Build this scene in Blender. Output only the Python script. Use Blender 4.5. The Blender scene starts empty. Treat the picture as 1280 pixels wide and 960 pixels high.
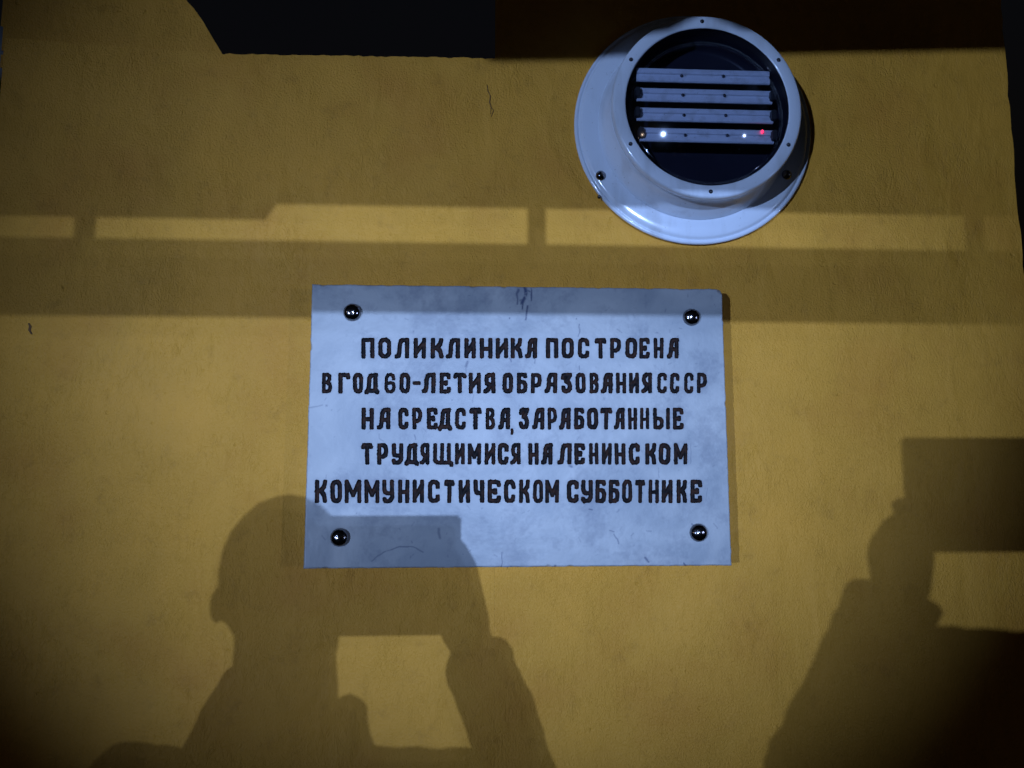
import bpy, bmesh, math, random
import numpy as np
from mathutils import Vector, Matrix
random.seed(7); rng = np.random.default_rng(7)
S = bpy.context.scene
C = S.collection
# ------------------------------------------------------------------ camera
F = 961.0 / 1280.0 * 36.0
YAW, PITCH, ROLL = math.radians(3.017), math.radians(6.891), math.radians(-0.07)
CAM = Vector((0.0, -1.13, 1.65))
fw = Vector((math.sin(YAW)*math.cos(PITCH), math.cos(YAW)*math.cos(PITCH), math.sin(PITCH)))
rt0 = Vector((math.cos(YAW), -math.sin(YAW), 0)); up0 = rt0.cross(fw)
RT = rt0*math.cos(ROLL) + up0*math.sin(ROLL); UP = up0*math.cos(ROLL) - rt0*math.sin(ROLL)
cd = bpy.data.cameras.new('camera'); cam = bpy.data.objects.new('camera', cd); C.objects.link(cam)
cd.sensor_width = 36; cd.lens = F; cd.clip_start = 0.01; cd.clip_end = 500
M = Matrix((RT, UP, -fw)).transposed().to_4x4(); M.translation = CAM
cam.matrix_world = M
S.camera = cam
# ------------------------------------------------------------------ night sky
w = bpy.data.worlds.new('World'); S.world = w; w.use_nodes = True
nt = w.node_tree; bg = nt.nodes['Background']
sky = nt.nodes.new('ShaderNodeTexSky'); sky.sky_type = 'NISHITA'; sky.sun_disc = False
sky.sun_elevation = math.radians(-4.0); sky.sun_rotation = math.radians(200)
nt.links.new(sky.outputs[0], bg.inputs[0]); bg.inputs[1].default_value = 0.16
S.view_settings.view_transform = 'Standard'; S.view_settings.look = 'None'
S.view_settings.exposure = 0; S.view_settings.gamma = 1
# ------------------------------------------------------------------ lamps the place is lit by (behind the photographer), plus an added warm fill
LAMP_LEFT = Vector((-4.46, -7.0, 1.65 - 0.164))
LAMP_MID = Vector((0.115, -8.0, 1.65 + 0.488))
LAMP_RIGHT = Vector((6.6, -6.0, 1.65 + 0.0))
def spot(name, loc, target, power, col, half, radius, blend=1.0):
    l = bpy.data.lights.new(name, 'SPOT'); o = bpy.data.objects.new(name, l); C.objects.link(o)
    l.energy = power; l.color = col; l.spot_size = math.radians(2*half); l.spot_blend = blend; l.shadow_soft_size = radius
    o.location = loc; o.rotation_euler = (Vector(target)-Vector(loc)).to_track_quat('-Z', 'Y').to_euler()
    return o
COOL = (0.40, 0.578, 1.0)
AIM = Vector((0.12, 0, 1.72))
LL_ = spot('lamp_light', LAMP_LEFT, (0.25, 0, 1.98), 1650, COOL, 7.3, 0.020)
LM_ = spot('lamp_light', LAMP_MID, (0.05, 0, 1.88), 1740, COOL, 6.45, 0.014)
LM2_ = spot('lamp_light', LAMP_MID + Vector((0.05, 0, 0.085)), (0.03, 0, 1.88), 150, COOL, 6.35, 0.014)
LR_ = spot('lamp_light', LAMP_RIGHT, (-0.13, 0, 1.76), 430, (0.45, 0.57, 0.95), 4.1, 0.02)
FILL_WARM = Vector((-7.5, -5.5, 2.2))  # added warm fill, unseen, to lift the darkest shadow on the wall
LW_ = spot('lamp_light', FILL_WARM, (0.3, 0, 1.4), 24, (1.0, 0.74, 0.52), 12, 0.15)

# ------------------------------------------------------------------ helpers
def px(x, y, depth=0.0):
    """point where the sight line through photo pixel (x, y) meets the plane 'depth' metres in front of the wall"""
    d = fw + RT*((x-640)/961.0) - UP*((y-480)/961.0)
    t = (-depth - CAM.y)/d.y
    return CAM + d*t
def shadow_pt(x, y, depth, lamp):
    """point 'depth' metres in front of the wall whose shadow from the lamp falls at wall pixel (x, y)"""
    s = px(x, y); return s + (lamp - s)*(depth/(-lamp.y))
def link_mesh(name, me, mat=None, parent=None, smooth=False):
    o = bpy.data.objects.new(name, me); C.objects.link(o)
    if mat: me.materials.append(mat)
    if parent: o.parent = parent
    if smooth:
        me.polygons.foreach_set('use_smooth', [True]*len(me.polygons))
    return o
def obj(name, bm, mat=None, parent=None, smooth=False):
    me = bpy.data.meshes.new(name); bmesh.ops.recalc_face_normals(bm, faces=bm.faces); bm.to_mesh(me); bm.free()
    return link_mesh(name, me, mat, parent, smooth)
def empty(name, loc):
    o = bpy.data.objects.new(name, None); C.objects.link(o); o.location = loc; return o
def tag(o, label=None, cat=None, group=None, kind=None):
    if label: o['label'] = label
    if cat: o['category'] = cat
    if group: o['group'] = group
    if kind: o['kind'] = kind
    return o
def add_box(bm, c, s, rot=None):
    m = Matrix.Translation(Vector(c)) @ (rot.to_4x4() if rot else Matrix.Identity(4)) @ Matrix.Diagonal((*s, 1))
    return bmesh.ops.create_cube(bm, size=1, matrix=m)['verts']
def box(name, c, s, mat, parent=None, bevel=0.0, rot=None):
    bm = bmesh.new(); add_box(bm, c, s, rot)
    if bevel: bmesh.ops.bevel(bm, geom=bm.edges[:], offset=bevel, segments=2, affect='EDGES', profile=0.5)
    return obj(name, bm, mat, parent, False)
def lathe_bm(bm, prof, c=(0, 0, 0), n=96, close=False):
    """revolve (radius, height) about the axis pointing from the wall to the viewer (-Y)"""
    rings = []
    for r, h in prof:
        if r < 1e-6: rings.append([bm.verts.new((c[0], c[1]-h, c[2]))]); continue
        rings.append([bm.verts.new((c[0]+r*math.cos(a), c[1]-h, c[2]+r*math.sin(a))) for a in [2*math.pi*i/n for i in range(n)]])
    seq = list(zip(rings, rings[1:])) + ([(rings[-1], rings[0])] if close else [])
    for A, B in seq:
        for i in range(n):
            j = (i+1) % n
            if len(A) == 1 and len(B) == 1: continue
            if len(A) == 1: bm.faces.new((A[0], B[i], B[j]))
            elif len(B) == 1: bm.faces.new((A[i], B[0], A[j]))
            else: bm.faces.new((A[i], B[i], B[j], A[j]))
def tube_bm(bm, pts, rads, n=12, caps=True, flat=None):
    pts = [Vector(p) for p in pts]; rings = []
    for i, p in enumerate(pts):
        d = (pts[min(i+1, len(pts)-1)] - pts[max(i-1, 0)]).normalized()
        a = Vector((0, 0, 1)) if abs(d.z) < .9 else Vector((0, 1, 0))
        u = d.cross(a).normalized(); v = d.cross(u).normalized()
        r = rads[i] if not isinstance(rads[i], tuple) else None
        ru, rv = (r, r) if r is not None else rads[i]
        rings.append([bm.verts.new(p + u*math.cos(t)*ru + v*math.sin(t)*rv) for t in [2*math.pi*k/n for k in range(n)]])
    for A, B in zip(rings, rings[1:]):
        for k in range(n): bm.faces.new((A[k], A[(k+1) % n], B[(k+1) % n], B[k]))
    if caps:
        bm.faces.new(rings[0]); bm.faces.new(rings[-1])
def ball(bm, c, r, sub=2):
    r = (r, r, r) if not isinstance(r, tuple) else r
    bmesh.ops.create_icosphere(bm, subdivisions=sub, radius=1, matrix=Matrix.Translation(Vector(c)) @ Matrix.Diagonal((*r, 1)))

# ------------------------------------------------------------------ materials
def mat(name, col, rough=0.6, metal=0.0, var=0.0, vscale=20, bump=0.0, bscale=200, spec=0.5, coat=0.0):
    m = bpy.data.materials.new(name); m.use_nodes = True; n = m.node_tree.nodes; L = m.node_tree.links
    b = n['Principled BSDF']; b.inputs['Base Color'].default_value = (*col, 1); b.inputs['Roughness'].default_value = rough
    b.inputs['Metallic'].default_value = metal; b.inputs['Specular IOR Level'].default_value = spec
    b.inputs['Coat Weight'].default_value = coat
    tc = n.new('ShaderNodeTexCoord')
    if var:
        t = n.new('ShaderNodeTexNoise'); t.inputs['Scale'].default_value = vscale; t.inputs['Detail'].default_value = 6
        L.new(tc.outputs['Object'], t.inputs['Vector'])
        mx = n.new('ShaderNodeMix'); mx.data_type = 'RGBA'
        mx.inputs['A'].default_value = (*[c*(1-var) for c in col], 1); mx.inputs['B'].default_value = (*[min(1, c*(1+var)) for c in col], 1)
        L.new(t.outputs['Fac'], mx.inputs['Factor']); L.new(mx.outputs['Result'], b.inputs['Base Color'])
        r = n.new('ShaderNodeMapRange'); r.inputs['To Min'].default_value = max(0.03, rough-0.12); r.inputs['To Max'].default_value = min(1, rough+0.12)
        L.new(t.outputs['Fac'], r.inputs['Value']); L.new(r.outputs[0], b.inputs['Roughness'])
    if bump:
        t2 = n.new('ShaderNodeTexNoise'); t2.inputs['Scale'].default_value = bscale; t2.inputs['Detail'].default_value = 4
        L.new(tc.outputs['Object'], t2.inputs['Vector'])
        bp = n.new('ShaderNodeBump'); bp.inputs['Strength'].default_value = bump; bp.inputs['Distance'].default_value = 0.001
        L.new(t2.outputs['Fac'], bp.inputs['Height']); L.new(bp.outputs[0], b.inputs['Normal'])
    return m

def stucco():
    m = bpy.data.materials.new('ochre_stucco'); m.use_nodes = True; n = m.node_tree.nodes; L = m.node_tree.links
    b = n['Principled BSDF']; b.inputs['Roughness'].default_value = 0.62; b.inputs['Specular IOR Level'].default_value = 0.35
    tc = n.new('ShaderNodeTexCoord')
    def noise(scale, detail=4, rough=.5, dist=0, vec=None, ntype=None):
        t = n.new('ShaderNodeTexNoise'); t.inputs['Scale'].default_value = scale; t.inputs['Detail'].default_value = detail
        t.inputs['Roughness'].default_value = rough; t.inputs['Distortion'].default_value = dist
        L.new(vec if vec else tc.outputs['Object'], t.inputs['Vector']); return t.outputs['Fac']
    def math_(op, a, c=None, v=None):
        k = n.new('ShaderNodeMath'); k.operation = op; L.new(a, k.inputs[0])
        if c is not None: L.new(c, k.inputs[1])
        if v is not None: k.inputs[1].default_value = v
        return k.outputs[0]
    def ramp(a, lo, hi, tlo=0., thi=1.):
        r = n.new('ShaderNodeMapRange'); r.inputs['From Min'].default_value = lo; r.inputs['From Max'].default_value = hi
        r.inputs['To Min'].default_value = tlo; r.inputs['To Max'].default_value = thi; L.new(a, r.inputs['Value']); return r.outputs[0]
    mp = n.new('ShaderNodeMapping'); mp.inputs['Scale'].default_value = (1, 1, .5); L.new(tc.outputs['Object'], mp.inputs['Vector'])
    v = mp.outputs[0]
    worm = noise(95, 3, .55, 1.6, v)            # brushed, wormy render
    fine = noise(330, 3, .6, .4)
    lump = noise(16, 3, .5, .6, v)
    wave = noise(3.2, 2, .5)
    patch = ramp(noise(7.5, 5, .65, 1.2), .36, .70, .12, .9)
    patch2 = ramp(noise(2.1, 2, .5), .35, .65, .35, 1.)
    wr = math_('ABSOLUTE', math_('SUBTRACT', worm, v=.5))
    wr = ramp(wr, 0., .09)                       # thin grooves where the noise crosses .5
    w1 = math_('MULTIPLY', math_('MULTIPLY', wr, patch), v=.0006)
    w2 = math_('MULTIPLY', math_('MULTIPLY', fine, patch2), v=.0026)
    w3 = math_('MULTIPLY', lump, v=.006)
    w4 = math_('MULTIPLY', wave, v=.02)
    pits = ramp(noise(60, 2, .5), .70, .78, 0, -.0012)
    h = math_('ADD', math_('ADD', math_('ADD', w1, w2), math_('ADD', w3, w4)), pits)
    bp = n.new('ShaderNodeBump'); bp.inputs['Strength'].default_value = 1; bp.inputs['Distance'].default_value = 1.0
    L.new(h, bp.inputs['Height']); L.new(bp.outputs[0], b.inputs['Normal'])
    cr = n.new('ShaderNodeValToRGB'); e = cr.color_ramp.elements
    e[0].position = .3; e[0].color = (.56, .250, .026, 1); e[1].position = .7; e[1].color = (.69, .328, .036, 1)
    k = cr.color_ramp.elements.new(.5); k.color = (.62, .300, .032, 1)
    L.new(noise(5.5, 6, .6), cr.inputs[0])
    dirt = n.new('ShaderNodeMix'); dirt.data_type = 'RGBA'; dirt.blend_type = 'MULTIPLY'
    dirt.inputs['B'].default_value = (.62, .6, .6, 1)
    L.new(cr.outputs[0], dirt.inputs['A']); L.new(ramp(noise(26, 9, .75), .54, .74, 0, .6), dirt.inputs['Factor'])
    L.new(dirt.outputs['Result'], b.inputs['Base Color'])
    return m
STUCCO = stucco()
WHITE = mat('white_enamel', (.58, .645, .74), .16, var=.09, vscale=9, bump=.12, bscale=45, coat=.2)
def grime(m, amount, sc, stretch):
    """thin film of dust and run marks: multiplies the colour with a noise stretched downwards"""
    n = m.node_tree.nodes; L = m.node_tree.links; b = n['Principled BSDF']; src = b.inputs['Base Color'].links[0].from_socket
    tc = n.new('ShaderNodeTexCoord'); mp = n.new('ShaderNodeMapping'); mp.inputs['Scale'].default_value = (1, 1, stretch)
    L.new(tc.outputs['Object'], mp.inputs['Vector']); fac = None
    for s_, lo, hi, am, vec in ((sc, .50, .72, amount, mp.outputs[0]), (240, .66, .74, amount*1.3, tc.outputs['Object'])):
        t = n.new('ShaderNodeTexNoise'); t.inputs['Scale'].default_value = s_; t.inputs['Detail'].default_value = 7; L.new(vec, t.inputs['Vector'])
        r = n.new('ShaderNodeMapRange'); r.inputs['From Min'].default_value = lo; r.inputs['From Max'].default_value = hi; r.inputs['To Max'].default_value = am
        L.new(t.outputs['Fac'], r.inputs['Value'])
        mx = n.new('ShaderNodeMix'); mx.data_type = 'RGBA'; mx.blend_type = 'MULTIPLY'; mx.inputs['B'].default_value = (.42, .38, .34, 1)
        L.new(src, mx.inputs['A']); L.new(r.outputs[0], mx.inputs['Factor']); src = mx.outputs['Result']
    L.new(src, b.inputs['Base Color'])
grime(WHITE, .42, 34, .22)
BLACKIN = mat('black_interior', (.012, .012, .02), .35, var=.3)
MODULE = mat('white_module_strip', (.56, .59, .64), .45, var=.12, vscale=60)
grime(MODULE, .5, 60, 1)
DARKMETAL = mat('dark_screw_metal', (.10, .10, .12), .28, 1.0, var=.2)
CHROME = mat('dark_chrome_cap', (.26, .25, .26), .15, 1.0, var=.5, vscale=110, bump=.5, bscale=190)
RUBBER = mat('dark_rubber', (.02, .02, .022), .5)
PAVING = mat('asphalt_ground', (.05, .05, .05), .9, var=.3, bump=.5)
GREYPAINT = mat('grey_painted_metal', (.12, .12, .13), .5, var=.2)
POLE = mat('galvanised_pole', (.3, .3, .31), .5, .6, var=.15)
SKIN = mat('skin', (.45, .28, .2), .5, var=.1)
JACKET = mat('dark_jacket_cloth', (.03, .035, .05), .85, var=.3, bump=.4)
TROUSER = mat('dark_trouser_cloth', (.03, .03, .035), .9, var=.3)
HAIR = mat('short_dark_hair', (.03, .02, .015), .7, var=.3)
PALE = mat('pale_blue_sheet_metal', (.35, .42, .50), .4, var=.15)
glass = bpy.data.materials.new('clear_dome_glass'); glass.use_nodes = True
gn = glass.node_tree.nodes; gl_ = glass.node_tree.links; gn.remove(gn['Principled BSDF'])
tr_ = gn.new('ShaderNodeBsdfTransparent'); tr_.inputs[0].default_value = (.90, .93, 1, 1)
gs_ = gn.new('ShaderNodeBsdfGlossy'); gs_.inputs['Roughness'].default_value = .075
lw_ = gn.new('ShaderNodeLayerWeight'); lw_.inputs['Blend'].default_value = .5
pw_ = gn.new('ShaderNodeMath'); pw_.operation = 'POWER'; pw_.inputs[1].default_value = 5
fr_ = gn.new('ShaderNodeMapRange'); fr_.inputs['To Min'].default_value = .05; fr_.inputs['To Max'].default_value = .35; gl_.new(lw_.outputs['Facing'], pw_.inputs[0]); gl_.new(pw_.outputs[0], fr_.inputs['Value']); ms_ = gn.new('ShaderNodeMixShader')
gl_.new(fr_.outputs[0], ms_.inputs[0]); gl_.new(tr_.outputs[0], ms_.inputs[1]); gl_.new(gs_.outputs[0], ms_.inputs[2])
gl_.new(ms_.outputs[0], gn['Material Output'].inputs['Surface'])
red = bpy.data.materials.new('red_glint_glow'); red.use_nodes = True  # glowing colour for a red reflection in the lamp glass
rb = red.node_tree.nodes['Principled BSDF']; rb.inputs['Base Color'].default_value = (.8, .02, .05, 1)
rb.inputs['Emission Color'].default_value = (1, .03, .10, 1); rb.inputs['Emission Strength'].default_value = 3.0
lens_glow = bpy.data.materials.new('lit_lamp_lens'); lens_glow.use_nodes = True
lb = lens_glow.node_tree.nodes['Principled BSDF']; lb.inputs['Base Color'].default_value = (.8, .85, .9, 1)
lb.inputs['Emission Color'].default_value = (.6, .75, 1, 1); lb.inputs['Emission Strength'].default_value = 4

# ------------------------------------------------------------------ ground
bm = bmesh.new(); bmesh.ops.create_grid(bm, x_segments=2, y_segments=2, size=150)
tag(obj('ground', bm, PAVING), 'dark asphalt ground in front of the ochre wall', kind='structure')

# ------------------------------------------------------------------ the wall
def prism(bm, outline, y0, y1):
    """outline: list of (x, z); solid between the planes y0 (front) and y1 (back)"""
    a = [bm.verts.new((x, y0, z)) for x, z in outline]; b = [bm.verts.new((x, y1, z)) for x, z in outline]
    bm.faces.new(a); bm.faces.new(list(reversed(b)))
    for i in range(len(a)):
        j = (i+1) % len(a); bm.faces.new((a[i], b[i], b[j], a[j]))
def rough_line(p, q, n, amp):
    out = []
    for i in range(n):
        t = i/n; d = (random.random()-.5)*2*amp
        out.append((p[0]+(q[0]-p[0])*t, p[1]+(q[1]-p[1])*t + (d if i else 0)))
    return out
P2 = lambda x, y: (px(x, y).x, px(x, y).z)
xl = px(5, 60).x; xr = px(1259, 100).x
wall = tag(empty('plastered_wall', (0, 0, 0)), 'ochre yellow rough plastered wall pier that carries the marble plaque and the round lamp', 'wall')
top = []
top += rough_line((xl, P2(2, 47)[1]), P2(275, 67), 20, .0006)
top += rough_line(P2(275, 67), P2(618, 73), 60, .0012)
x6 = px(619, 70).x
bm = bmesh.new()
zB = 1.0
def strip_solid(bm, tops, z0):
    """solid with an uneven top edge, built as upright slices"""
    fr = [(bm.verts.new((x, 0, z)), bm.verts.new((x, 0, z0)), bm.verts.new((x, .25, z)), bm.verts.new((x, .25, z0))) for x, z in tops]
    for A, B in zip(fr, fr[1:]):
        bm.faces.new((A[0], A[1], B[1], B[0])); bm.faces.new((A[2], B[2], B[3], A[3])); bm.faces.new((A[0], B[0], B[2], A[2])); bm.faces.new((A[1], A[3], B[3], B[1]))
    bm.faces.new((fr[0][0], fr[0][2], fr[0][3], fr[0][1]))
    return fr[-1]
end = strip_solid(bm, top + [(x6-.0001, P2(619, 73)[1])], 0)
zs = [0] + [3.2*i/170 for i in range(1, 171)]
prev = None
for i, z in enumerate(zs):                       # right-hand part, taller, with a slightly ragged outer arris
    x = xr + (random.random()-.5)*.0035
    cur = [bm.verts.new(c) for c in ((x6, 0, z), (x, 0, z), (x, .25, z), (x6+.03, .25, z))]
    if prev:
        for k in range(4):
            m_ = (k+1) % 4; bm.faces.new((prev[k], prev[m_], cur[m_], cur[k]))
    prev = cur
bm.faces.new(prev)
obj('plaster_face', bm, STUCCO, wall)
bm = bmesh.new()
edge = [P2(277, 69), P2(275, 63), P2(270, 54), P2(259, 36), P2(247, 15), P2(236, 0), P2(214, -24), P2(186, -48), P2(150, -75)]
zt = edge[-1][1]
xc = px(2, 20, -.022).x
prism(bm, [(xc, P2(0, 75)[1]), (edge[0][0], P2(275, 80)[1])] + edge + [(xc, zt)], .022, .22)
bmesh.ops.triangulate(bm, faces=[f for f in bm.faces if len(f.verts) > 4])
tag(obj('raised_corner', bm, STUCCO, wall), 'set back upper corner of the wall with a chamfered edge')
# a nail hole, a short crack and small knocks in the plaster
def chip(pts, wdt, name='plaster_crack', m=None):
    bm = bmesh.new(); L_, R_ = [], []
    for i, p in enumerate(pts):
        q = px(*p); k = wdt*(.25+.75*math.sin(math.pi*(i+.4)/(len(pts)-.2)))*(.7+.6*random.random())
        L_.append(bm.verts.new((q.x-k, -.0004, q.z))); R_.append(bm.verts.new((q.x+k, -.0004, q.z)))
    mid = [bm.verts.new(((a.co.x+c.co.x)/2, -.0012, a.co.z)) for a, c in zip(L_, R_)]
    for i in range(len(pts)-1):
        bm.faces.new((L_[i], mid[i], mid[i+1], L_[i+1])); bm.faces.new((mid[i], R_[i], R_[i+1], mid[i+1]))
    return obj(name, bm, m or CRACK, wall)
CRACK = mat('dark_crack', (.14, .07, .025), .9, var=.3, vscale=200)
chip([(609, 106), (610, 114), (613, 120), (612, 128), (614, 134), (613, 143)], .0010)
chip([(613, 133), (617, 138), (614, 146)], .0008)
chip([(36, 404), (38, 408), (37, 413), (40, 418)], .0022, 'nail_hole')

# something pale just beyond the wall's left edge: a sheet-metal downpipe elbow
zz0, zz1 = px(0, 102, -.05).z, px(0, 46, -.05).z; xp = xl-.038
bm = bmesh.new()
tube_bm(bm, [(xp, .05, zz1), (xp, .05, zz0)], [.035, .035], 24)
tube_bm(bm, [(xp, .05, (zz0+zz1)/2-.008), (xp, .05, (zz0+zz1)/2-.002)], [.037, .037], 24)
tag(obj('pipe_stub', bm, PALE, None, True), 'pale blue metal pipe end at the upper left edge of the wall', 'pipe')

# ------------------------------------------------------------------ the marble plaque
PT = .036                                     # its thickness; front face 36 mm off the wall
tl, tr, br, bl = [px(a, b, PT) for a, b in ((390, 355), (903, 361), (915, 707), (379, 711))]
PX0, PX1 = (tl.x+bl.x)/2, (tr.x+br.x)/2
PZ0, PZ1 = (bl.z+br.z)/2, (tl.z+tr.z)/2
PCX, PCZ = (PX0+PX1)/2, (PZ0+PZ1)/2
plaque = tag(empty('memorial_plaque', (PCX, 0, PCZ)), 'white marble plaque with five lines of dark engraved Cyrillic lettering, fixed by four domed caps', 'plaque')
def PL(x, y):
    p = px(x, y, PT); return (p.x-PCX, p.z-PCZ)
G = {
 'П': [[(0,0),(0,1),(1,1),(1,0)]],
 'О': [[(0,.2),(0,.8),(.12,.93),(.35,1),(.65,1),(.88,.93),(1,.8),(1,.2),(.88,.07),(.65,0),(.35,0),(.12,.07),(0,.2)]],
 'Л': [[(-.12,0),(.08,.03),(.17,.2),(.22,.7),(.33,.92),(.5,1),(1,1),(1,0)]],
 'И': [[(0,1),(0,0)],[(1,1),(1,0)],[(0,.18),(1,.84)]],
 'К': [[(0,0),(0,1)],[(.98,1),(.9,.75),(.5,.54),(0,.5)],[(.5,.52),(.85,.34),(1,0)]],
 'Н': [[(0,0),(0,1)],[(1,0),(1,1)],[(0,.46),(1,.46)]],
 'А': [[(-.1,0),(.1,.06),(.18,.3),(.26,.78),(.42,.95),(.6,1),(1.02,1)],[(.97,1),(.97,0)],[(.2,.42),(.97,.42)]],
 'С': [[(1,.74),(.97,.9),(.7,1),(.35,1),(.1,.92),(0,.78),(0,.2),(.12,.06),(.38,0),(.7,0),(.95,.08),(.98,.22)]],
 'Т': [[(-.03,.9),(.06,1),(.94,1),(1.03,.9)],[(.5,1),(.5,0)]],
 'Р': [[(0,0),(0,1),(.6,1),(.92,.9),(1,.75),(1,.6),(.85,.42),(.5,.34),(.1,.34)]],
 'Е': [[(1,.84),(.95,.97),(.8,1),(0,1),(0,0),(.85,0),(.97,.05),(1,.16)],[(0,.5),(.55,.5)],[(.6,.56),(.6,.45)]],
 'В': [[(0,0),(0,1),(.55,1),(.88,.9),(.9,.72),(.6,.54),(.95,.4),(1,.2),(.85,.05),(.55,0),(0,0)],[(0,.54),(.6,.54)]],
 'Г': [[(0,0),(0,1),(.92,1),(1,.86)]],
 'Д': [[(.12,.03),(.2,.3),(.26,.8),(.4,.96),(.9,1)],[(.82,1),(.82,.03)],[(-.02,-.07),(.08,.02),(.92,.02),(1.02,-.07)]],
 '6': [[(.98,.74),(.85,.93),(.6,1),(.3,.96),(.05,.78),(0,.5),(0,.18),(.2,.03),(.6,0),(.92,.1),(1,.28),(.9,.46),(.6,.53),(.12,.46)]],
 '-': [[(0,.5),(1,.5)]],
 'Я': [[(.97,0),(.97,1)],[(.97,1),(.42,1),(.12,.9),(.05,.7),(.15,.5),(.45,.4),(.97,.4)],[(.55,.4),(.3,.12),(.1,.02),(-.1,0)]],
 'Б': [[(1,.9),(.94,1),(0,1),(0,0),(.6,0),(.92,.08),(1,.25),(1,.38),(.85,.52),(.5,.57),(.05,.57)]],
 'З': [[(0,.82),(.08,.96),(.3,1),(.98,1),(.75,.8),(.45,.6),(.8,.52),(.98,.36),(.98,.18),(.75,.02),(.35,0),(.08,.08),(0,.22)]],
 'У': [[(0,1),(0,.6),(.12,.45),(.4,.4),(1,.4)],[(1,1),(1,.2),(.85,.05),(.6,0),(.15,0),(0,.1)]],
 'Щ': [[(0,1),(0,.12),(.15,0),(.92,0)],[(.42,1),(.42,0)],[(.84,1),(.84,0)],[(.86,0),(.99,-.05),(1,-.14)]],
 'М': [[(0,0),(0,1),(.5,.3),(1,1),(1,0)]],
 'Ы': [[(0,1),(0,0),(.3,0),(.5,.1),(.52,.35),(.4,.5),(0,.52)],[(1,1),(1,0)]],
 'Ч': [[(0,1),(0,.6),(.15,.46),(.4,.42),(1,.42)],[(1,1),(1,0)]],
 ',': [[(.85,1),(.75,.5),(.15,0)]],
}
A0, B0, C0 = 380., 550., 720.
def seg(o, s, items): return [(ch, o+a/s, o+b/s) for ch, a, b in items]
s7 = 1280/180.; s5 = 1280/260.
LINES = [
 (422.2, 448.2, seg(A0,s7,[('П',508,628),('О',660,775),('Л',812,938),('И',975,1085),('К',1125,1240)]) +
   seg(B0,s7,[('Л',62,180),('И',215,320),('Н',352,470),('И',495,605),('К',628,735),('А',762,865),('П',940,1052),('О',1082,1190)]) +
   seg(C0,s7,[('С',15,120),('Т',165,270),('Р',300,402),('О',437,545),('Е',562,658),('Н',690,780),('А',812,915)])),
 (465.8, 491.8, seg(A0,s7,[('В',160,250),('Г',305,412),('О',435,525),('Д',538,670),('6',715,815),('О',848,945),('-',965,1040),('Л',1055,1170),('Е',1205,1304)]) +
   seg(B0,s7,[('Т',120,235),('И',255,365),('Я',388,495),('О',555,650),('Б',683,778),('Р',808,905),('А',932,1045),('З',1075,1175),('О',1205,1297)]) +
   seg(C0,s7,[('В',120,205),('А',226,330),('Н',355,445),('И',470,560),('Я',582,680),('С',722,810),('С',835,922),('С',962,1045),('Р',1075,1165)])),
 (509.6, 536.9, seg(A0,s7,[('Н',512,620),('А',656,770),('С',838,930),('Р',962,1050),('Е',1092,1190)]) +
   seg(B0,s7,[('Д',-19,108),('С',135,230),('Т',262,370),('В',405,490),('А',522,625),(',',629,654),('З',700,795),('А',824,930),('Р',955,1040),('А',1062,1165),('Б',1190,1283)]) +
   seg(C0,s7,[('О',98,198),('Т',215,322),('А',341,435),('Н',462,545),('Н',570,650),('Ы',685,835),('Е',862,958)])),
 (553.8, 580.8, seg(A0,s7,[('Т',510,612),('Р',648,750),('У',778,882),('Д',895,1020),('Я',1032,1118),('Щ',1148,1330)]) +
   seg(B0,s7,[('И',132,220),('М',245,365),('И',398,490),('С',512,612),('Я',628,718),('Н',785,878),('А',902,1003),('Л',1052,1172),('Е',1192,1290)]) +
   seg(C0,s7,[('Н',115,200),('И',228,318),('Н',342,440),('С',470,570),('К',615,715),('О',735,840),('М',870,990)])),
 (599.6, 628.8, seg(A0,s5,[('К',66,143),('О',163,235),('М',252,352),('М',372,465),('У',482,555),('Н',578,648),('И',668,740),('С',762,838),('Т',862,928),('И',952,1022),('Ч',1042,1110),('Е',1130,1212),('С',1230,1302)]) +
   seg(640.,s5,[('К',43,110),('О',130,192),('М',205,290),('С',338,412),('У',425,497),('Б',512,580),('Б',595,662),('О',677,740),('Т',757,820),('Н',840,903),('И',920,990),('К',1012,1078),('Е',1098,1172)])),
]
W, H = PX1-PX0, PZ1-PZ0
st = .0007
nx, nz = int(round(W/st)), int(round(H/st))
gx = np.linspace(-W/2, W/2, nx+1); gz = np.linspace(-H/2, H/2, nz+1)
sdf = np.full((nz+1, nx+1), .05, np.float64); owner = np.full((nz+1, nx+1), -1, np.int32)
def seg_dist(X, Z, a, b):
    ax, az = a; dx, dz = b[0]-a[0], b[1]-a[1]; q = dx*dx+dz*dz+1e-12
    t = np.clip(((X-ax)*dx+(Z-az)*dz)/q, 0, 1)
    return (np.abs(X-ax-t*dx)**3.6+np.abs(Z-az-t*dz)**3.6)**(1/3.6)   # squarish brush ends
letters = []
PXM = .001141                                  # metres per photo pixel on the plaque
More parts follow.
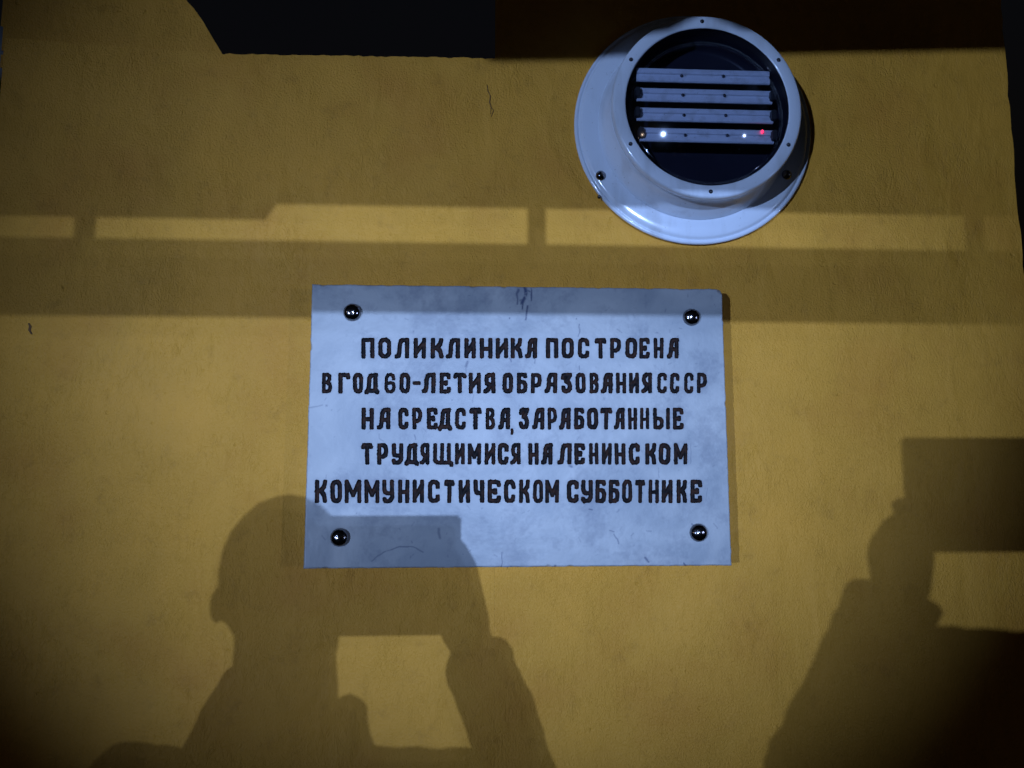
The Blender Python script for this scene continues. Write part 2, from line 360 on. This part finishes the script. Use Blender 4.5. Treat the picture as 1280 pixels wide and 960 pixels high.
for y0, y1, items in LINES:
    for ch, a, b in items:
        half = ((2.05 if ch == '6' else min(2.75, (b-a)*.195))*random.uniform(.95, 1.05) if ch not in 'МЩЫ-,' else 2.5 if ch != ',' else 1.7)*PXM
        hp = half/PXM
        ya, yb = (y0, y1) if ch != ',' else (535.5, 543.5)
        if ch == '-': ya, yb = y0, y1
        yo = .004*(0.5*(a+b)-640)              # lines sag slightly to the right in the photograph
        yo = 0
        strokes = []
        for poly in G[ch]:
            pts = []
            for u, v in poly:
                x_ = a+hp + u*((b-hp)-(a+hp)); y_ = (yb-hp) + v*((ya+hp)-(yb-hp)) + yo
                q = PL(x_, y_); pts.append((q[0]+random.uniform(-1, 1)*.00035, q[1]+random.uniform(-1, 1)*.00035))
            strokes.append(pts)
        allp = np.array([p for s_ in strokes for p in s_])
        i0, i1 = np.searchsorted(gx, allp[:, 0].min()-.008), np.searchsorted(gx, allp[:, 0].max()+.008)
        j0, j1 = np.searchsorted(gz, allp[:, 1].min()-.008), np.searchsorted(gz, allp[:, 1].max()+.008)
        X, Z = np.meshgrid(gx[i0:i1], gz[j0:j1])
        d = np.full(X.shape, .05)
        wob = half*(1+.05*np.sin(X*900+Z*500+random.random()*6)*np.sin(Z*700+random.random()*6))
        for s_ in strokes:
            for p, q in zip(s_, s_[1:]): d = np.minimum(d, seg_dist(X, Z, p, q)-wob)
        k = len(letters); letters.append(ch)
        cur = sdf[j0:j1, i0:i1]; own = owner[j0:j1, i0:i1]
        better = d < cur
        own[better] = k; cur[better] = d[better]
# smooth noise fields for wear
def vnoise(shape, cells, seed):
    r = np.random.default_rng(seed); g = r.random((cells+3, int(cells*1.5)+3))
    zz = np.linspace(0, cells, shape[0]); xx = np.linspace(0, cells*1.5, shape[1])
    zi, xi = zz.astype(int), xx.astype(int); zf, xf = zz-zi, xx-xi
    zf = (zf*zf*(3-2*zf))[:, None]; xf = (xf*xf*(3-2*xf))[None, :]
    a = g[zi][:, xi]; b = g[zi][:, xi+1]; c = g[zi+1][:, xi]; d = g[zi+1][:, xi+1]
    return (a*(1-xf)+b*xf)*(1-zf)+(c*(1-xf)+d*xf)*zf
X, Z = np.meshgrid(gx, gz)
gzz, gxx = np.gradient(sdf, gz, gx); gl = np.hypot(gxx, gzz)+1e-9; gxx /= gl; gzz /= gl
snap = (np.abs(sdf) < .72*st)
Xs = np.where(snap, X-gxx*sdf, X); Zs = np.where(snap, Z-gzz*sdf, Z)
sd = np.where(snap, 0, sdf)
depth = np.clip(-sd*1.1, 0, .0022)              # V-cut grooves
edge_d = np.minimum(np.minimum(X+W/2, W/2-X), np.minimum(Z+H/2, H/2-Z))
nz1 = vnoise(X.shape, 40, 3)
chipn = vnoise(X.shape, 26, 33)
depth += np.clip(.006*np.clip(chipn-.74, 0, 1)/.3-edge_d, 0, 1)*.7
depth += np.clip(.009-np.hypot(X-W/2, Z-H/2), 0, 1)*.8
depth += np.clip(.0022-edge_d, 0, 1)**2/.0022*(.5+1.2*nz1)
# wear and tone map
stain = np.zeros(X.shape)
wx = (vnoise(X.shape, 60, 5)-.5)*.006; wz = (vnoise(X.shape, 60, 6)-.5)*.006
fine_n = vnoise(X.shape, 170, 8)
def scratch(pts, wd, amt, thr=.0):
    global stain
    q = [PL(*p) for p in pts]; d = np.full(X.shape, 1.)
    for a, b in zip(q, q[1:]) if len(q) > 1 else [(q[0], q[0])]: d = np.minimum(d, seg_dist(X+wx*.35, Z+wz*.35, a, b))
    m = np.clip(1.25-d/wd, 0, 1)*amt*np.clip((fine_n-thr)*3+.25, 0, 1)
    stain = np.maximum(stain, m)
scratch([(656, 360), (657, 367), (655, 374), (653, 378)], .0034, 1.)
scratch([(655, 374), (650, 376)], .0016, .7)
scratch([(654, 378), (653, 386)], .0018, .95)
scratch([(648, 362), (646, 368), (647, 379)], .0020, .75)
scratch([(658, 363), (662, 365)], .0016, .7)
scratch([(664, 361), (664, 376)], .0014, .85)
scratch([(660, 383), (659, 391), (657, 399)], .0019, .9)
scratch([(637, 398)], .0016, .9)
scratch([(627, 690), (627, 709)], .0008, .9)
scratch([(464, 701), (478, 691), (500, 683), (516, 684), (528, 690)], .0011, .55)
scratch([(548, 662), (550, 672)], .0022, .5)
scratch([(585, 452), (583, 458)], .0022, .8)
scratch([(583, 460), (582, 470)], .0008, .6)
scratch([(636, 448), (639, 452)], .0010, .8)
scratch([(668, 447), (669, 454)], .0009, .7)
scratch([(724, 405), (725, 412), (723, 420)], .0011, .6)
scratch([(720, 398)], .0014, .7); scratch([(725, 410)], .0016, .6)
scratch([(724, 457), (725, 463)], .0010, .6)
scratch([(408, 507)], .0020, .6); scratch([(386, 510), (402, 506)], .0011, .4)
scratch([(712, 582), (714, 583)], .0024, .75)
scratch([(736, 636), (740, 637)], .0014, .9)
scratch([(768, 668), (772, 674), (773, 680)], .0011, .6); scratch([(762, 663), (768, 665)], .0012, .6)
scratch([(806, 697), (811, 702)], .0014, .85); scratch([(855, 704), (858, 707)], .0014, .85)
scratch([(694, 707)], .0020, .9); scratch([(864, 555), (863, 579)], .0008, .45)
scratch([(868, 558), (872, 557)], .0010, .4); scratch([(908, 585)], .0014, .5)
scratch([(823, 585), (824, 597)], .0008, .4); scratch([(518, 544), (519, 549)], .0011, .7)
scratch([(475, 548), (479, 552)], .0009, .4); scratch([(592, 494), (591, 503)], .0009, .45)
scratch([(565, 500)], .0014, .5); scratch([(507, 463)], .0010, .7); scratch([(516, 415)], .0018, .5)
scratch([(630, 710), (700, 709)], .0010, .35)
scratch([(865, 655), (867, 658)], .0012, .7)
scratch([(893, 655), (896, 661)], .0010, .4); scratch([(883, 625), (884, 610)], .0006, .35)
for k in range(170):
    a = (random.uniform(392, 902), random.uniform(366, 700)); L_ = random.uniform(1, 7)
    b = (a[0]+random.uniform(-1, 1)*L_, a[1]+random.uniform(-1, 1)*L_)
    scratch([a, b], random.uniform(.0006, .0013), random.uniform(.12, .42))
blot = np.clip((vnoise(X.shape, 7, 11)*.35+vnoise(X.shape, 24, 18)*.3+vnoise(X.shape, 70, 12)*.2+vnoise(X.shape, 170, 13)*.15-.48)*2.4, 0, .7)
top_dark = np.clip(1-(H/2-Z)/.03, 0, 1)*vnoise(X.shape, 18, 14)*.4  # darker along the top edge, broken up by noise
low_left_dark = np.clip(1-(Z+H/2)/.09, 0, 1)*np.clip(1-(X+W/2)/.28, 0, 1)*vnoise(X.shape, 14, 15)*.45  # darker towards the lower left corner
stain = np.maximum(stain, blot*.42)+top_dark*.45+low_left_dark*.5
halo = np.exp(-np.clip(sdf, 0, 1)/.0016)*(sdf > 0)*.35*vnoise(X.shape, 90, 16)
stain = np.clip(stain+halo, 0, 1)
stain = np.maximum(stain, np.clip(1-edge_d/.0016, 0, 1)*.7*(vnoise(X.shape, 90, 17) > .45))
co = np.stack([Xs.ravel(), (-PT+depth).ravel(), Zs.ravel()], 1)
idx = np.arange((nz+1)*(nx+1)).reshape(nz+1, nx+1)
quads = np.stack([idx[:-1, :-1], idx[:-1, 1:], idx[1:, 1:], idx[1:, :-1]], -1).reshape(-1, 4)
fs = sd.ravel()[quads].mean(1); fo = owner.ravel()[quads]
fowner = np.where(fs < -1e-5, np.take_along_axis(fo, np.argmin(sd.ravel()[quads], 1)[:, None], 1)[:, 0], -1)
def mesh_from(name, verts, faces):
    me = bpy.data.meshes.new(name); nf = len(faces)
    me.vertices.add(len(verts)); me.vertices.foreach_set('co', verts.astype(np.float32).ravel())
    me.loops.add(nf*4); me.loops.foreach_set('vertex_index', faces.astype(np.int32).ravel())
    me.polygons.add(nf); me.polygons.foreach_set('loop_start', np.arange(0, nf*4, 4, dtype=np.int32))
    me.update(calc_edges=True); return me
def sub_mesh(name, sel, attr=False):
    q = quads[sel]; used, inv = np.unique(q, return_inverse=True)
    me = mesh_from(name, co[used], inv.reshape(-1, 4))
    if attr:
        at = me.attributes.new('wear', 'FLOAT', 'POINT'); at.data.foreach_set('value', stain.ravel()[used].astype(np.float32))
    return me
marble = bpy.data.materials.new('weathered_white_marble'); marble.use_nodes = True
n = marble.node_tree.nodes; L = marble.node_tree.links; b = n['Principled BSDF']
b.inputs['Roughness'].default_value = .42
tc = n.new('ShaderNodeTexCoord'); t = n.new('ShaderNodeTexNoise'); t.inputs['Scale'].default_value = 9; t.inputs['Detail'].default_value = 8; t.inputs['Distortion'].default_value = 1.2
L.new(tc.outputs['Object'], t.inputs['Vector'])
cr = n.new('ShaderNodeValToRGB'); cr.color_ramp.elements[0].position = .32; cr.color_ramp.elements[0].color = (.29, .325, .355, 1)
cr.color_ramp.elements[1].position = .66; cr.color_ramp.elements[1].color = (.445, .468, .475, 1); L.new(t.outputs['Fac'], cr.inputs[0])
at = n.new('ShaderNodeAttribute'); at.attribute_name = 'wear'
mx = n.new('ShaderNodeMix'); mx.data_type = 'RGBA'; mx.inputs['B'].default_value = (.055, .075, .14, 1)
L.new(at.outputs['Fac'], mx.inputs['Factor']); L.new(cr.outputs[0], mx.inputs['A']); L.new(mx.outputs['Result'], b.inputs['Base Color'])
t2 = n.new('ShaderNodeTexNoise'); t2.inputs['Scale'].default_value = 70; t2.inputs['Detail'].default_value = 5; L.new(tc.outputs['Object'], t2.inputs['Vector'])
bp = n.new('ShaderNodeBump'); bp.inputs['Strength'].default_value = .5; bp.inputs['Distance'].default_value = .0012
L.new(t2.outputs['Fac'], bp.inputs['Height']); L.new(bp.outputs[0], b.inputs['Normal'])
PAINT = mat('worn_black_letter_paint', (.012, .009, .009), .7, bump=.4, bscale=350, spec=.2)
_n = PAINT.node_tree.nodes; _l = PAINT.node_tree.links
_t = _n.new('ShaderNodeTexNoise'); _t.inputs['Scale'].default_value = 120; _t.inputs['Detail'].default_value = 4
_g = _n.new('ShaderNodeNewGeometry'); _l.new(_g.outputs['Position'], _t.inputs['Vector'])
_c = _n.new('ShaderNodeValToRGB'); _e = _c.color_ramp.elements
_e[0].position = .42; _e[0].color = (.005, .004, .005, 1); _e[1].position = .68; _e[1].color = (.040, .016, .009, 1)
_l.new(_t.outputs['Fac'], _c.inputs[0]); _l.new(_c.outputs[0], _n['Principled BSDF'].inputs['Base Color'])
face = link_mesh('front_face', sub_mesh('front_face', fowner < 0, True), marble, plaque)
for k, ch in enumerate(letters):
    sel = fowner == k
    if sel.any(): link_mesh('letter', sub_mesh('letter', sel), PAINT, plaque)
ring = np.concatenate([idx[0, :], idx[1:, -1], idx[-1, -2::-1], idx[-2:0:-1, 0]])
rc = co[ring]; back = rc.copy(); back[:, 1] = 0.004; m_ = len(ring)
fr = np.array([(i, m_+i, m_+(i+1) % m_, (i+1) % m_) for i in range(m_)])
side = mesh_from('slab_edge', np.concatenate([rc, back]), fr)
EDGEM = mat('rough_slab_edge', (.40, .42, .44), .7, var=.3, vscale=60, bump=.6, bscale=120)
link_mesh('slab_edge', side, EDGEM, plaque)
# domed fixing caps
bm = bmesh.new()
prof = [(.0128, 0), (.0129, .0010)] + [(.0128*math.cos(a), .0016+.0088*math.sin(a)) for a in [math.pi/2*k/10 for k in range(1, 10)]] + [(0, .0104)]
lathe_bm(bm, prof, n=40); cap0 = obj('domed_cap', bm, CHROME, plaque, True)
for i, (a, b_) in enumerate(((440, 390), (865, 396), (424, 672), (874, 666))):
    o = cap0 if i == 0 else cap0.copy()
    if i: C.objects.link(o); o.parent = plaque
    q = px(a, b_, PT+.004); o.location = (q.x-PCX, -PT+.0002, q.z-PCZ); o.rotation_euler = (random.uniform(-.05, .05), random.random()*6, random.uniform(-.05, .05))

# ------------------------------------------------------------------ the round lamp
LK = 1.10
LB = px(865, 163)
lamp = tag(empty('bulkhead_lamp', (LB.x, 0, LB.z)), 'round white enamel lamp with glass over four horizontal strips, on the wall above the plaque', 'lamp')
bm = bmesh.new()
lathe_bm(bm, [(.02, .0005), (.160, .0005), (.166, .001), (.1685, .003), (.1695, .006), (.1685, .0085), (.1655, .0095), (.1645, .0085), (.1630, .0085), (.1615, .0115), (.158, .0130),
              (.150, .0138), (.138, .0142), (.132, .0142)])
obj('mounting_flange', bm, WHITE, lamp, True)
HR = .0745
lamp.scale = (LK,)*3
bm = bmesh.new()
lathe_bm(bm, [(.137, .013), (.1362, .016), (.1340, .020), (.1300, .028), (.1255, .036), (.1225, .044), (.1215, .052), (.1225, .059), (.1240, .062), (.1240, .063)])
obj('housing_drum', bm, WHITE, lamp, True)
bm = bmesh.new()
lathe_bm(bm, [(.1240, .0590), (.1262, .0600), (.1275, .0625), (.1278, .0660), (.1275, HR-.003), (.1262, HR-.0008), (.1245, HR), (.1120, HR), (.1108, HR-.0004), (.1100, HR-.0016)])
obj('front_ring', bm, WHITE, lamp, True)
bm = bmesh.new()
lathe_bm(bm, [(.11, HR-.0017), (.1112, HR-.004), (.1112, .020), (.106, .018), (.0, .018)])
obj('inner_well', bm, BLACKIN, lamp, True)
# domed glass with real thickness
def dome(R, Rs, h0, n=24):
    out = []; amax = math.asin(R/Rs)
    for i in range(n+1):
        a = amax*(1-i/n); out.append((Rs*math.sin(a), h0+Rs*(math.cos(a)-math.cos(amax))))
    out[-1] = (0, out[-1][1]); return out
bm = bmesh.new()
outer = dome(.1092, .160, .0670); inner = dome(.1074, .1582, .0660)
lathe_bm(bm, outer + [(r, h) for r, h in reversed(inner)], n=128, close=False)
v = {}
me_tmp = None
# close the rim between the outer and the inner skin
bm.verts.ensure_lookup_table()
ro = bm.verts[0:128]; ri = bm.verts[-128:]
for i in range(128):
    j = (i+1) % 128
    bm.faces.new((ri[i], ri[j], ro[j], ro[i]))
gd = obj('glass_dome', bm, glass, lamp, True); gd.rotation_euler.x = math.radians(-4.0); gd.location.z = .07*math.sin(math.radians(-4.0))
# four strip modules with central groove, screws and end clips
DEP = .063
def lp(x, y, d):                 # photo pixel -> lamp-local (x, z) on the plane d in front of the wall
    q = px(x, y, d*LK); return ((q.x-LB.x)/LK, (q.z-LB.z)/LK)
def strip(y0, y1, xa, xb, clips):
    (xA, zA), (xB, zB) = lp(xa, (y0+y1)/2, DEP), lp(xb, (y0+y1)/2, DEP)
    hh = abs(lp(880, y0, DEP)[1]-lp(880, y1, DEP)[1]); cx_, cz_ = (xA+xB)/2, (zA+zB)/2; ln = xB-xA
    bm = bmesh.new(); pr = []
    y_ = -DEP
    sec = [(-hh/2, .0035), (-hh/2, .0015), (-hh/2+.0015, 0), (-.0022, 0), (-.0010, .0022), (.0010, .0022), (.0022, 0), (hh/2-.0015, 0), (hh/2, .0015), (hh/2, .0035)]
    a = [bm.verts.new((cx_-ln/2, y_+d_, cz_+z_)) for z_, d_ in sec]; c_ = [bm.verts.new((cx_+ln/2, y_+d_, cz_+z_)) for z_, d_ in sec]
    for i in range(len(sec)-1): bm.faces.new((a[i], c_[i], c_[i+1], a[i+1]))
    bm.faces.new(a); bm.faces.new(list(reversed(c_)))
    s_ = obj('light_strip', bm, MODULE, lamp)
    return s_, cx_, cz_, ln, hh
bm = bmesh.new(); lathe_bm(bm, [(.0021, 0), (.0023, .0004), (.0018, .0012), (0, .0015)], n=16); scr_mesh = obj('screw', bm, DARKMETAL, None, True)
first = True
for (y0, y1, xa, xb, sx, clip) in ((86.2, 103, 796, 962, ((852, 95), (904, 95.5)), 0), (111, 127.5, 796, 965, ((853.5, 119), (905.5, 119.5)), 1),
                                   (135.5, 152, 796, 966, ((855, 144.3), (907, 144.5)), 1), (160.5, 177.5, 800, 967, ((856.5, 169.3), (909, 169.5)), 2)):
    s_, cx_, cz_, ln, hh = strip(y0, y1, xa, xb, clip)
    for q in sx:
        o = scr_mesh if first else scr_mesh.copy()
        if not first: C.objects.link(o)
        first = False
        o.parent = s_; lx, lz = lp(q[0], q[1], DEP); o.location = (lx, -DEP-.0001, lz)
    if clip:
        for sgn in (-1, 1):
            if clip == 2 and sgn == 1: pass
            bm = bmesh.new(); add_box(bm, (cx_+sgn*(ln/2-.0005), -DEP-.0015, cz_), (.0065, .012, hh*.72))
            bmesh.ops.bevel(bm, geom=bm.edges[:], offset=.0012, segments=2, affect='EDGES'); obj('end_clip', bm, RUBBER, s_)
# reflector back plate detail, small rivets above and below the strips
for q in ((829, 73), (834, 185), (925, 185)):
    lx, lz = lp(q[0], q[1], .022); bm = bmesh.new(); lathe_bm(bm, [(.0016, 0), (.0012, .0014), (0, .002)], (lx, -.0181, lz), 12); obj('rivet', bm, POLE, lamp, True)
lx, lz = lp(953, 164.5, DEP+.002); bm = bmesh.new(); ball(bm, (lx, -DEP-.002, lz), (.0019, .0015, .0028)); obj('red_glint', bm, red, lamp, True)  # small glowing bead stands in for a red reflection in the glass
# ring screws and flange bolts
def cap_screw(name, r, h, m):
    bm = bmesh.new(); lathe_bm(bm, [(r*1.15, 0), (r*1.15, h*.15), (r, h*.3), (r*.8, h*.75), (r*.45, h*.97), (0, h)], n=24); return obj(name, bm, m, lamp, True)
for i, (a, b_) in enumerate(((877, 17), (781.5, 70), (979.5, 71), (785, 181.5), (987, 181.5), (888.5, 238.5))):
    if i == 0: rs = cap_screw('ring_screw', .0024, .0022, DARKMETAL); o = rs
    else: o = rs.copy(); C.objects.link(o); o.parent = lamp
    q = px(a, b_, HR*LK); ang = math.atan2(q.z-LB.z, q.x-LB.x); o.location = (.1188*math.cos(ang), -HR+.0001, .1188*math.sin(ang))
for i, (a, b_, sc_) in enumerate(((751, 219.5, 1), (983.5, 218.5, 1), (749.5, 245, .4))):
    if i == 0: fb = cap_screw('flange_bolt', .0062, .0056, CHROME); o = fb
    else: o = fb.copy(); C.objects.link(o); o.parent = lamp
    q = px(a, b_, .014*LK); o.location = ((q.x-LB.x)/LK, -.0136 if sc_ == 1 else -.0105, (q.z-LB.z)/LK); o.scale = (sc_,)*3

# ------------------------------------------------------------------ entrance canopy behind the photographer (its slotted fascia throws the bands)
can = tag(empty('entrance_canopy', (.6, -2.0, 0)), 'grey steel entrance canopy with a slotted fascia behind the photographer', 'canopy')
def cbox(name, x0, x1, z0, z1, y0=-2.03, y1=-1.99):
    return box(name, ((x0+x1)/2-.6, (y0+y1)/2+2.0, (z0+z1)/2), (x1-x0, y1-y0, z1-z0), GREYPAINT, can)
def lat(x, y, lampv=LAMP_MID, d=2.0):
    return shadow_pt(x, y, d, lampv)
z_b = lat(640, 399).z; z_t = lat(640, 305).z; z_u = lat(640, 260).z; z_u2 = lat(300, 274).z
XL, XR = -.60, 1.80
cbox('lower_rail', XL, XR, z_b, z_t)
ul = lat(332, 272).x
cbox('upper_fascia', lat(346, 253).x+.0005, 3.6, z_u, z_u+.42)
bm = bmesh.new(); u2 = lat(346, 253).x
prism(bm, [(x-.6, z) for x, z in ((XL, z_u2), (ul, z_u2), (u2, z_u), (u2, z_u+.42), (XL, z_u+.42))], -.03, .01); obj('upper_fascia', bm, GREYPAINT, can)
for p_ in (107, 671, 1217):
    q = lat(p_, 283); cbox('slot_post', q.x-.0105, q.x+.0105, z_t, z_u+.01, -2.025, -1.995)
q = lat(653, 283); step = lat(671, 283).x-lat(107, 283).x
for k in range(2, 4): cbox('slot_post', lat(671, 283).x+step*k-.0105, lat(671, 283).x+step*k+.0105, z_t, z_u+.01, -2.025, -1.995)
# the raking board on the left that shades the top of the wall
bm = bmesh.new()
a = shadow_pt(618, 76, 2.0, LAMP_LEFT); b_ = shadow_pt(1262, 62, 2.0, LAMP_LEFT)
light_notch = [shadow_pt(u, v_, 2.0, LAMP_LEFT) for u, v_ in ((735, 75), (845, 73), (858, 20), (945, 15), (958, 68))]  # added cut-out lets left-lamp light reach the top of the lamp ring
add = [(a.x, a.z)] + [(p_.x, p_.z) for p_ in light_notch] + [(b_.x, b_.z), (XL, b_.z+(b_.z-a.z)*(XL-b_.x)/(b_.x-a.x)), (XL, z_u+.42), (a.x, z_u+.42)]
prism(bm, [(x-.6, z) for x, z in add], -.028, .012)
bmesh.ops.triangulate(bm, faces=[f for f in bm.faces if len(f.verts) > 4])
obj('raking_board', bm, GREYPAINT, can)
cbox('roof_slab', a.x, 3.6, z_u+.425, z_u+.50, -3.6, -1.9)
for x_ in (XL+.03, XR-.03): cbox('column', x_-.03, x_+.03, 0, z_b-.002, -2.05, -1.99)
cbox('column', 3.5, 3.58, 0, z_u-.002, -3.5, -3.42); cbox('column', a.x+.02, a.x+.10, 0, z_u+.42, -3.5, -3.42)

# ------------------------------------------------------------------ lamp posts that carry the lights
def post(loc, lab):
    t = tag(empty('lamp_post', (loc.x, loc.y-.12, 0)), lab, 'lamp post')
    bm = bmesh.new(); tube_bm(bm, [(0, -.06, 0), (0, -.06, loc.z+.12)], [.05, .035], 16); obj('pole', bm, POLE, t, True)
    bm = bmesh.new(); add_box(bm, (0, 0, loc.z+.03), (.30, .10, .26)); bmesh.ops.bevel(bm, geom=bm.edges[:], offset=.012, segments=2, affect='EDGES'); obj('lamp_head', bm, GREYPAINT, t)
    return t
post(LAMP_LEFT, 'flood lamp on a low post to the far left behind the photographer')
post(LAMP_MID, 'twin flood lamp on a post straight behind the photographer')
post(FILL_WARM, 'added weak warm fill lamp on a post to the far left beside the flood lamp')
post(LAMP_RIGHT, 'dim flood lamp on a low post to the far right behind the photographer')

# ------------------------------------------------------------------ the photographer (only his two shadows are in the picture)
J1 = lambda x, y, d: shadow_pt(x, y, d, LAMP_MID)
J2 = lambda x, y, d: shadow_pt(x, y, d, LAMP_LEFT)
TD = 1.146
t_l = J2(1127, 552, TD).x; t_top = (J1(500, 643, TD).z+J2(1160, 549, TD).z)/2; t_bot = (J1(490, 787, TD).z+J2(1210, 698, TD).z)/2
t_r = J1(576, 700, TD).x
feet = Vector((J1(355, 900, 1.5).x, -1.5, 0))
person = tag(empty('person', feet), 'person in a dark jacket holding up a tablet with both hands to photograph the plaque', 'person')
def R(v): return Vector(v)-feet
hd = J1(358, 752, 1.53); nk = J1(356, 850, 1.52); ch = J1(358, 1000, 1.50)
shl, shr = J1(163, 997, 1.45), J1(540, 1003, 1.45)
ell, elr = J2(1032, 955, 1.17), J1(668, 1010, 1.36)
wrl, wrr = J2(1127, 738, 1.175), J1(583, 790, 1.19)
hal, har = J2(1126, 688, 1.16), J1(561, 715, 1.165)
pel = Vector((ch.x, -1.52, .93))
def limb(bm, pts, rads, n=16):
    tube_bm(bm, [R(p) for p in pts], rads, n)
    for p, r in zip(pts, rads): ball(bm, R(p), (r if not isinstance(r, tuple) else min(r))*.99)
def hand(bm, palm, wrist, side, tabx):
    # palm beside the tablet, four fingers behind it (photographer side is -Y), thumb over the near face
    limb(bm, [wrist, (wrist+palm)/2, palm], [.031, .034, .036])
    ball(bm, R(palm), (.032, .024, .048)); ball(bm, R(palm + Vector((-side*.02, .004, .03))), (.028, .014, .026))
    for i, (dz, ln) in enumerate(((.050, .058), (.026, .070), (.002, .068), (-.022, .054))):
        a = palm + Vector((side*(.012-max(0, dz)*.55), .012, dz)); b2 = a + Vector((side*-.004, .014, .006)); c2 = b2 + Vector((-side*ln*.45, .006, .002)); d2 = c2 + Vector((-side*ln*.35, -.001, -.001))
        limb(bm, [a, b2, c2, d2], [.0105, .0098, .0088, .0078], 10)
    a = palm + Vector((-side*.004, -.014, .014)); b2 = a + Vector((-side*.022, -.006, .022)); c2 = b2 + Vector((-side*.020, .002, .010))
    limb(bm, [a, b2, c2], [.014, .0115, .0095], 10)
def fuse(o, vox):
    m = o.modifiers.new('fuse', 'REMESH'); m.mode = 'VOXEL'; m.voxel_size = vox; m.use_smooth_shade = True
    s = o.modifiers.new('soft', 'SMOOTH'); s.factor = .5; s.iterations = 3
bm = bmesh.new()
hc = hd
ball(bm, R(hc+Vector((0, 0, .022))), (.076, .096, .092), 3)
ball(bm, R(hc+Vector((0, .030, -.045))), (.060, .062, .062), 3)
limb(bm, [nk+Vector((0, 0, -.06)), nk, hc+Vector((0, -.01, -.05))], [.064, .060, .058])
for s_ in (-1, 1):
    ball(bm, R(hc+Vector((s_*.078, 0, -.004))), (.009, .014, .021))                     # ears
    ball(bm, R(hc+Vector((s_*.030, .089, .008))), (.013, .008, .007))                   # eyes under the brow
    ball(bm, R(hc+Vector((s_*.030, .088, .024))), (.018, .008, .006))
limb(bm, [hc+Vector((0, .092, .012)), hc+Vector((0, .104, -.020)), hc+Vector((0, .094, -.032))], [.008, .013, .011])
ball(bm, R(hc+Vector((0, .088, -.056))), (.024, .008, .006)); ball(bm, R(hc+Vector((0, .082, -.088))), (.022, .016, .016))
limb(bm, [nk+Vector((0, 0, -.05)), ch, pel], [.06, (.12, .08), (.14, .10)])
for sh, el, wr, ha, sd_ in ((shl, ell, wrl, hal, -1), (shr, elr, wrr, har, 1)):
    limb(bm, [nk+Vector((0, 0, -.16)), sh, (sh+el)/2, el, (el+wr)/2, wr], [.05, .052, .045, .038, .036, .026])
    hand(bm, ha, wr, sd_, 0)
for s_ in (-1, 1):
    hip = pel+Vector((s_*.09, 0, -.03)); kn = pel+Vector((s_*.11, .03, -.44)); an = Vector((kn.x+s_*.01, kn.y-.04, .09))
    limb(bm, [hip, kn, an], [.08, .052, .035])
fuse(obj('body', bm, SKIN, person, True), .006)
bm = bmesh.new(); ball(bm, R(hc+Vector((0, -.012, .032))), (.0775, .098, .090), 3)
bmesh.ops.bisect_plane(bm, geom=bm.verts[:]+bm.edges[:]+bm.faces[:], plane_co=R(hc+Vector((0, .02, .03))), plane_no=Vector((0, .75, -.66)), clear_outer=True)
obj('hair', bm, HAIR, person, True)
bm = bmesh.new()
limb(bm, [ch+Vector((0, 0, -.09)), (ch+pel)/2, pel+Vector((0, 0, -.05))], [.145, .165, .165])
limb(bm, [shl, ch+Vector((0, 0, -.012)), shr], [.058, .062, .060])
tube_bm(bm, [R(nk+Vector((-.0, 0, -.15))), R(nk+Vector((0, 0, -.09))), R(nk+Vector((0, .004, -.035)))], [.090, .080, .068], 24); limb(bm, [J1(415, 985, 1.46), J1(430, 930, 1.46), J1(437, 888, 1.45)], [.040, .032, .021]); limb(bm, [shl+Vector((0, 0, -.09)), (ch+pel)/2+Vector((-.03, 0, 0))], [.085, .13])   # stand-up collar
for sh, el, wr, ha in ((shl, ell, wrl, hal), (shr, elr, wrr, har)):
    cuff = wr + (el-wr)*(.03 if sh is shl else .14)
    lf = sh is shl; limb(bm, [sh, (sh+el)/2, el, (el+cuff)/2], [.060, .062, .064 if lf else .048, .056 if lf else .044]); tube_bm(bm, [R((el+cuff)/2), R(cuff*.9+el*.1), R(cuff)], [.056 if lf else .044, .053 if lf else .042, .050 if lf else .040], 24)
jk = obj('jacket', bm, JACKET, person, True); fuse(jk, .006)
ct = bpy.data.textures.new('cloth_folds', 'CLOUDS'); ct.noise_scale = .055; ct.noise_depth = 2
dm = jk.modifiers.new('folds', 'DISPLACE'); dm.texture = ct; dm.strength = .016; dm.mid_level = .5
bm = bmesh.new()
for s_ in (-1, 1):
    hip = pel+Vector((s_*.085, 0, -.02)); kn = pel+Vector((s_*.11, .03, -.44)); an = Vector((kn.x+s_*.01, kn.y-.04, .10))
    limb(bm, [hip, kn, an], [.105, .075, .06])
ball(bm, R(pel), (.165, .12, .11)); fuse(obj('trousers', bm, TROUSER, person, True), .008)
for s_ in (-1, 1):
    bm = bmesh.new(); f0 = Vector((pel.x+s_*.12, pel.y-.05, .035)); limb(bm, [f0, f0+Vector((s_*.015, .10, .0)), f0+Vector((s_*.03, .19, -.005))], [.042, .043, .034]); obj('shoe', bm, RUBBER, person, True)
tab = tag(empty('tablet', ((t_l+t_r)/2, -TD, (t_top+t_bot)/2)), 'tablet computer held up in both hands by the photographer', 'tablet')
bm = bmesh.new(); add_box(bm, (0, 0, 0), (t_r-t_l, .009, t_top-t_bot)); bmesh.ops.bevel(bm, geom=[e for e in bm.edges], offset=.003, segments=2, affect='EDGES'); obj('case', bm, RUBBER, tab)
bm = bmesh.new(); add_box(bm, (0, -.0049, 0), (t_r-t_l-.02, .0008, t_top-t_bot-.02)); obj('screen', bm, BLACKIN, tab)
print('tablet', t_l, t_r, t_bot, t_top, 'head', hd, 'shl', shl, 'shr', shr, 'ell', ell, 'elr', elr, 'wrl', wrl, 'hal', hal)
